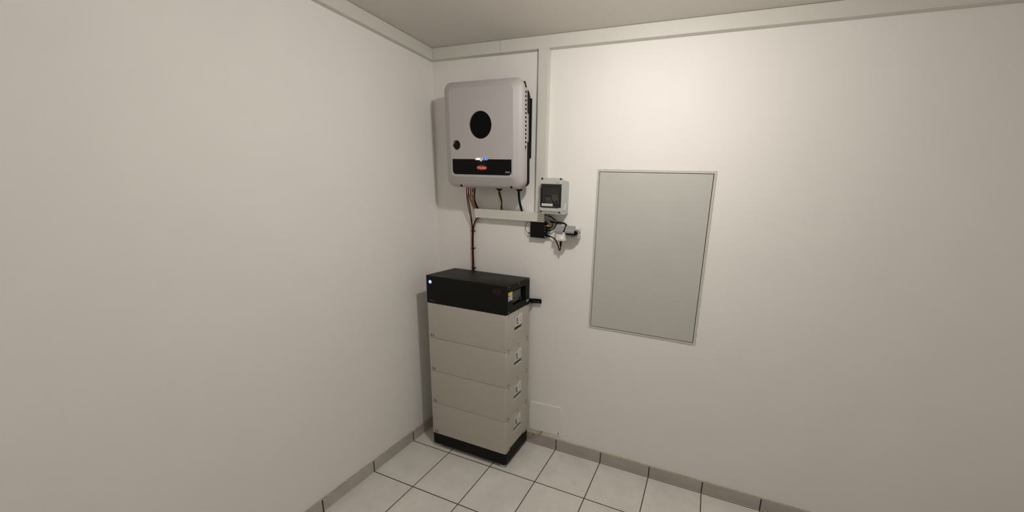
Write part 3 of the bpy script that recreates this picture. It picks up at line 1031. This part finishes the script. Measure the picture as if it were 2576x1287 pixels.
cable('black cable dropping between the two sockets', px((1420, 562, -.026), (1423, 568, -.05), (1420.5, 575, -.062), (1417.5, 583, -.060)), .0026, M_CBLK)

# ------------------------------------------------------------------ sockets
so = thing('double_wall_socket', 'surface-mounted double wall socket with two grey flaps propped open', 'socket', (.98, 0, 1.48))
sa, sb = at(1402, 569, -.022), at(1459, 601.5, -.022)
SX0, SX1, SZ0, SZ1 = sa.x, sb.x, sb.z, sa.z
bm = box(NB(), (SX0, -.044, SZ0+.004), (SX1-.002, -.0005, SZ1), .006, 3)
hs_ = obj('socket_housing', bm, M_SOCK, so, True)
bm = NB()
zc = (SZ0+SZ1)/2
for cx in (SX0+(SX1-SX0)*.27, SX0+(SX1-SX0)*.73):
    plate(bm, circ(cx, zc, .026, 28), [circ(cx, zc, .021, 28)], -.048, -.0435)
obj('socket_ring', bm, M_SOCK, hs_)
obj('cable_entry', cyl(NB(), ((SX0+SX1)/2+.01, -.020, SZ1-.002), (0, 0, 1), .009, .010, 16), M_SOCK, hs_)


def flap_(tl, tr, br, bl, lab):
    T0, T1 = at(*tl, -.048), at(*tr, -.048)
    B1, B0 = at(*br, -.098), at(*bl, -.098)
    T0.z = T1.z = (T0.z+T1.z)/2
    B0.z = B1.z = (B0.z+B1.z)/2
    n = Vector((0, -.35, 1)).normalized()*.006
    bm = NB()
    hexa(bm, [T0, T1, B1, B0, T0-n, T1-n, B1-n, B0-n])
    # turned-down front lip
    q = Vector((0, .002, -.010))
    hexa(bm, [B0, B1, B1+Vector((0, .004, 0)), B0+Vector((0, .004, 0)), B0+q, B1+q, B1+q+Vector((0, .004, 0)), B0+q+Vector((0, .004, 0))])
    f = obj('socket_flap', bm, M_FLAP, so)
    obj('flap_hinge', slab_along(T0+Vector((.004, .002, -.003)), T1+Vector((-.004, .002, -.003)), .004, .004, .001), M_SOCK, f)


flap_((1401.5, 565.5), (1422, 567.5), (1415, 581.5), (1393.3, 581), 'l')
flap_((1426, 566.5), (1448, 568.2), (1443.2, 584.5), (1420.3, 580.6), 'r')
A_, B_ = at(1398.5, 583.5, -.088), at(1420.5, 606.5, -.088)
wa = thing('white_plug_adapter', 'small white plug-in adapter with green light in the left socket', 'adapter', ((A_.x+B_.x)/2, -.06, B_.z))
ca = obj('adapter_casing', box(NB(), (A_.x, -.088, B_.z), (B_.x, -.0485, A_.z), .004, 3), M_WHITE, wa, True)
p = at(1413, 597.5, -.089)
obj('green_indicator_light', disc_y(NB(), rrect(p.x-.0022, p.x+.0022, p.z-.005, p.z+.005, .002, 4), -.0885, -.0875), M_LEDG, ca)
A_, B_ = at(1424, 585, -.082), at(1449, 591.5, -.082)
ba = thing('black_power_adapter', 'black power adapter plugged into the right socket under its flap', 'adapter', ((A_.x+B_.x)/2, -.06, B_.z))
obj('adapter_casing', box(NB(), (A_.x, -.082, B_.z-.003), (B_.x-.004, -.0485, A_.z+.003), .003, 2), M_BLACK, ba, True)
p = at(1447, 582, -.07)
obj('cord_collar', box(NB(), (B_.x-.016, -.078, B_.z+.001), (B_.x+.002, -.055, p.z+.002), .003, 2), M_BLACK, ba, True)
obj('power_cord', tube(NB(), px((1447, 580, -.070), (1452, 579.2, -.068), (1456.5, 582, -.064), (1458.4, 585.5, -.060), (1456, 586.6, -.060), (1447, 586, -.066)), .0017), M_CBLK, ba, True)

# ------------------------------------------------------------------ blank cover plate, earth wire
cp = thing('blank_cover_plate', 'square white blank cover plate low on the wall right of tower', 'cover plate', (.877, 0, .22))
PX0, PX1, PZ0, PZ1, TILT = .7545, 1.0015, .108, .326, .045
def tilt(bm, cx=.878, cz=.217, a=TILT):
    for v in bm.verts:
        v.co.z += (v.co.x-cx)*a
    return bm


bm = NB()
loft(bm, [ring_y(rrect(PX0, PX1, PZ0, PZ1, .018, 6), -.0005), ring_y(rrect(PX0, PX1, PZ0, PZ1, .018, 6), -.007), ring_y(rrect(PX0+.002, PX1-.002, PZ0+.002, PZ1-.002, .017, 6), -.0095), ring_y(rrect(PX0+.005, PX1-.005, PZ0+.005, PZ1-.005, .015, 6), -.0095)])
obj('plate', tilt(bm), M_WALL, cp, True)
for x, z, m in ((PX0+.018, PZ0+.016, M_WALL), (PX1-.018, PZ0+.016, M_BLACK), (PX0+.018, PZ1-.016, M_WALL), (PX1-.018, PZ1-.016, M_CGREY)):
    r = .0045 if m is M_BLACK else .003
    o = obj('plate_screw', tilt(cyl(NB(), (x, -.0090, z), (0, -1, 0), r, .0010, 14)), m, cp)
cable('yellow and green earth wire from cover plate to foot of the tower', [Vector((.862, -.004, .120)), Vector((.852, -.010, .100)), Vector((.830, -.018, .084)), Vector((.795, -.024, .072)), Vector((.755, -.026, .066)), Vector((.72, -.029, .064))], .0030, M_EARTH, name='earth_wire', cat='wire')

# ------------------------------------------------------------------ flush cabinet
cab = thing('electrical_cabinet', 'flat grey metal cabinet door set flush in the wall at right', 'cabinet', (1.48, 0, CZ0))
fo = rrect(CX0-.003, CX1+.003, CZ0-.003, CZ1+.003, .002, 2)
fi = rrect(CX0+.0085, CX1-.0085, CZ0+.0085, CZ1-.0085, .001, 2)
obj('frame', plate(NB(), fo, [fi], -.0035, 0.0), M_CABF, cab)
obj('niche_box', box(NB(), (CX0+.003, .03, CZ0+.003), (CX1-.003, .085, CZ1-.003)), M_DEEP, cab)
obj('door', box(NB(), (CX0+.0115, -.0045, CZ0+.0115), (CX1-.0115, .02, CZ1-.0115), .0015, 2), M_CAB, cab)
# ragged plaster joint around the frame
def rag(x0, x1, z0, z1, w):
    P = []
    def edge(a, b, nx, nz):
        L = math.hypot(b[0]-a[0], b[1]-a[1])
        N = int(L/.012)
        for i in range(N):
            t = i/N
            o_ = w*random.uniform(.55, 1.3) + (.0035 if random.random() < .05 else 0)
            P.append((a[0]+(b[0]-a[0])*t+nx*o_, a[1]+(b[1]-a[1])*t+nz*o_))
    edge((x0, z0), (x1, z0), 0, -1)
    edge((x1, z0), (x1, z1), 1, 0)
    edge((x1, z1), (x0, z1), 0, 1)
    edge((x0, z1), (x0, z0), -1, 0)
    return P


obj('plaster_joint', plate(NB(), rag(CX0-.003, CX1+.003, CZ0-.003, CZ1+.003, .0028), [rrect(CX0-.0028, CX1+.0028, CZ0-.0028, CZ1+.0028, .002, 2)], -.0016, -.0001), M_PLAST, cab)
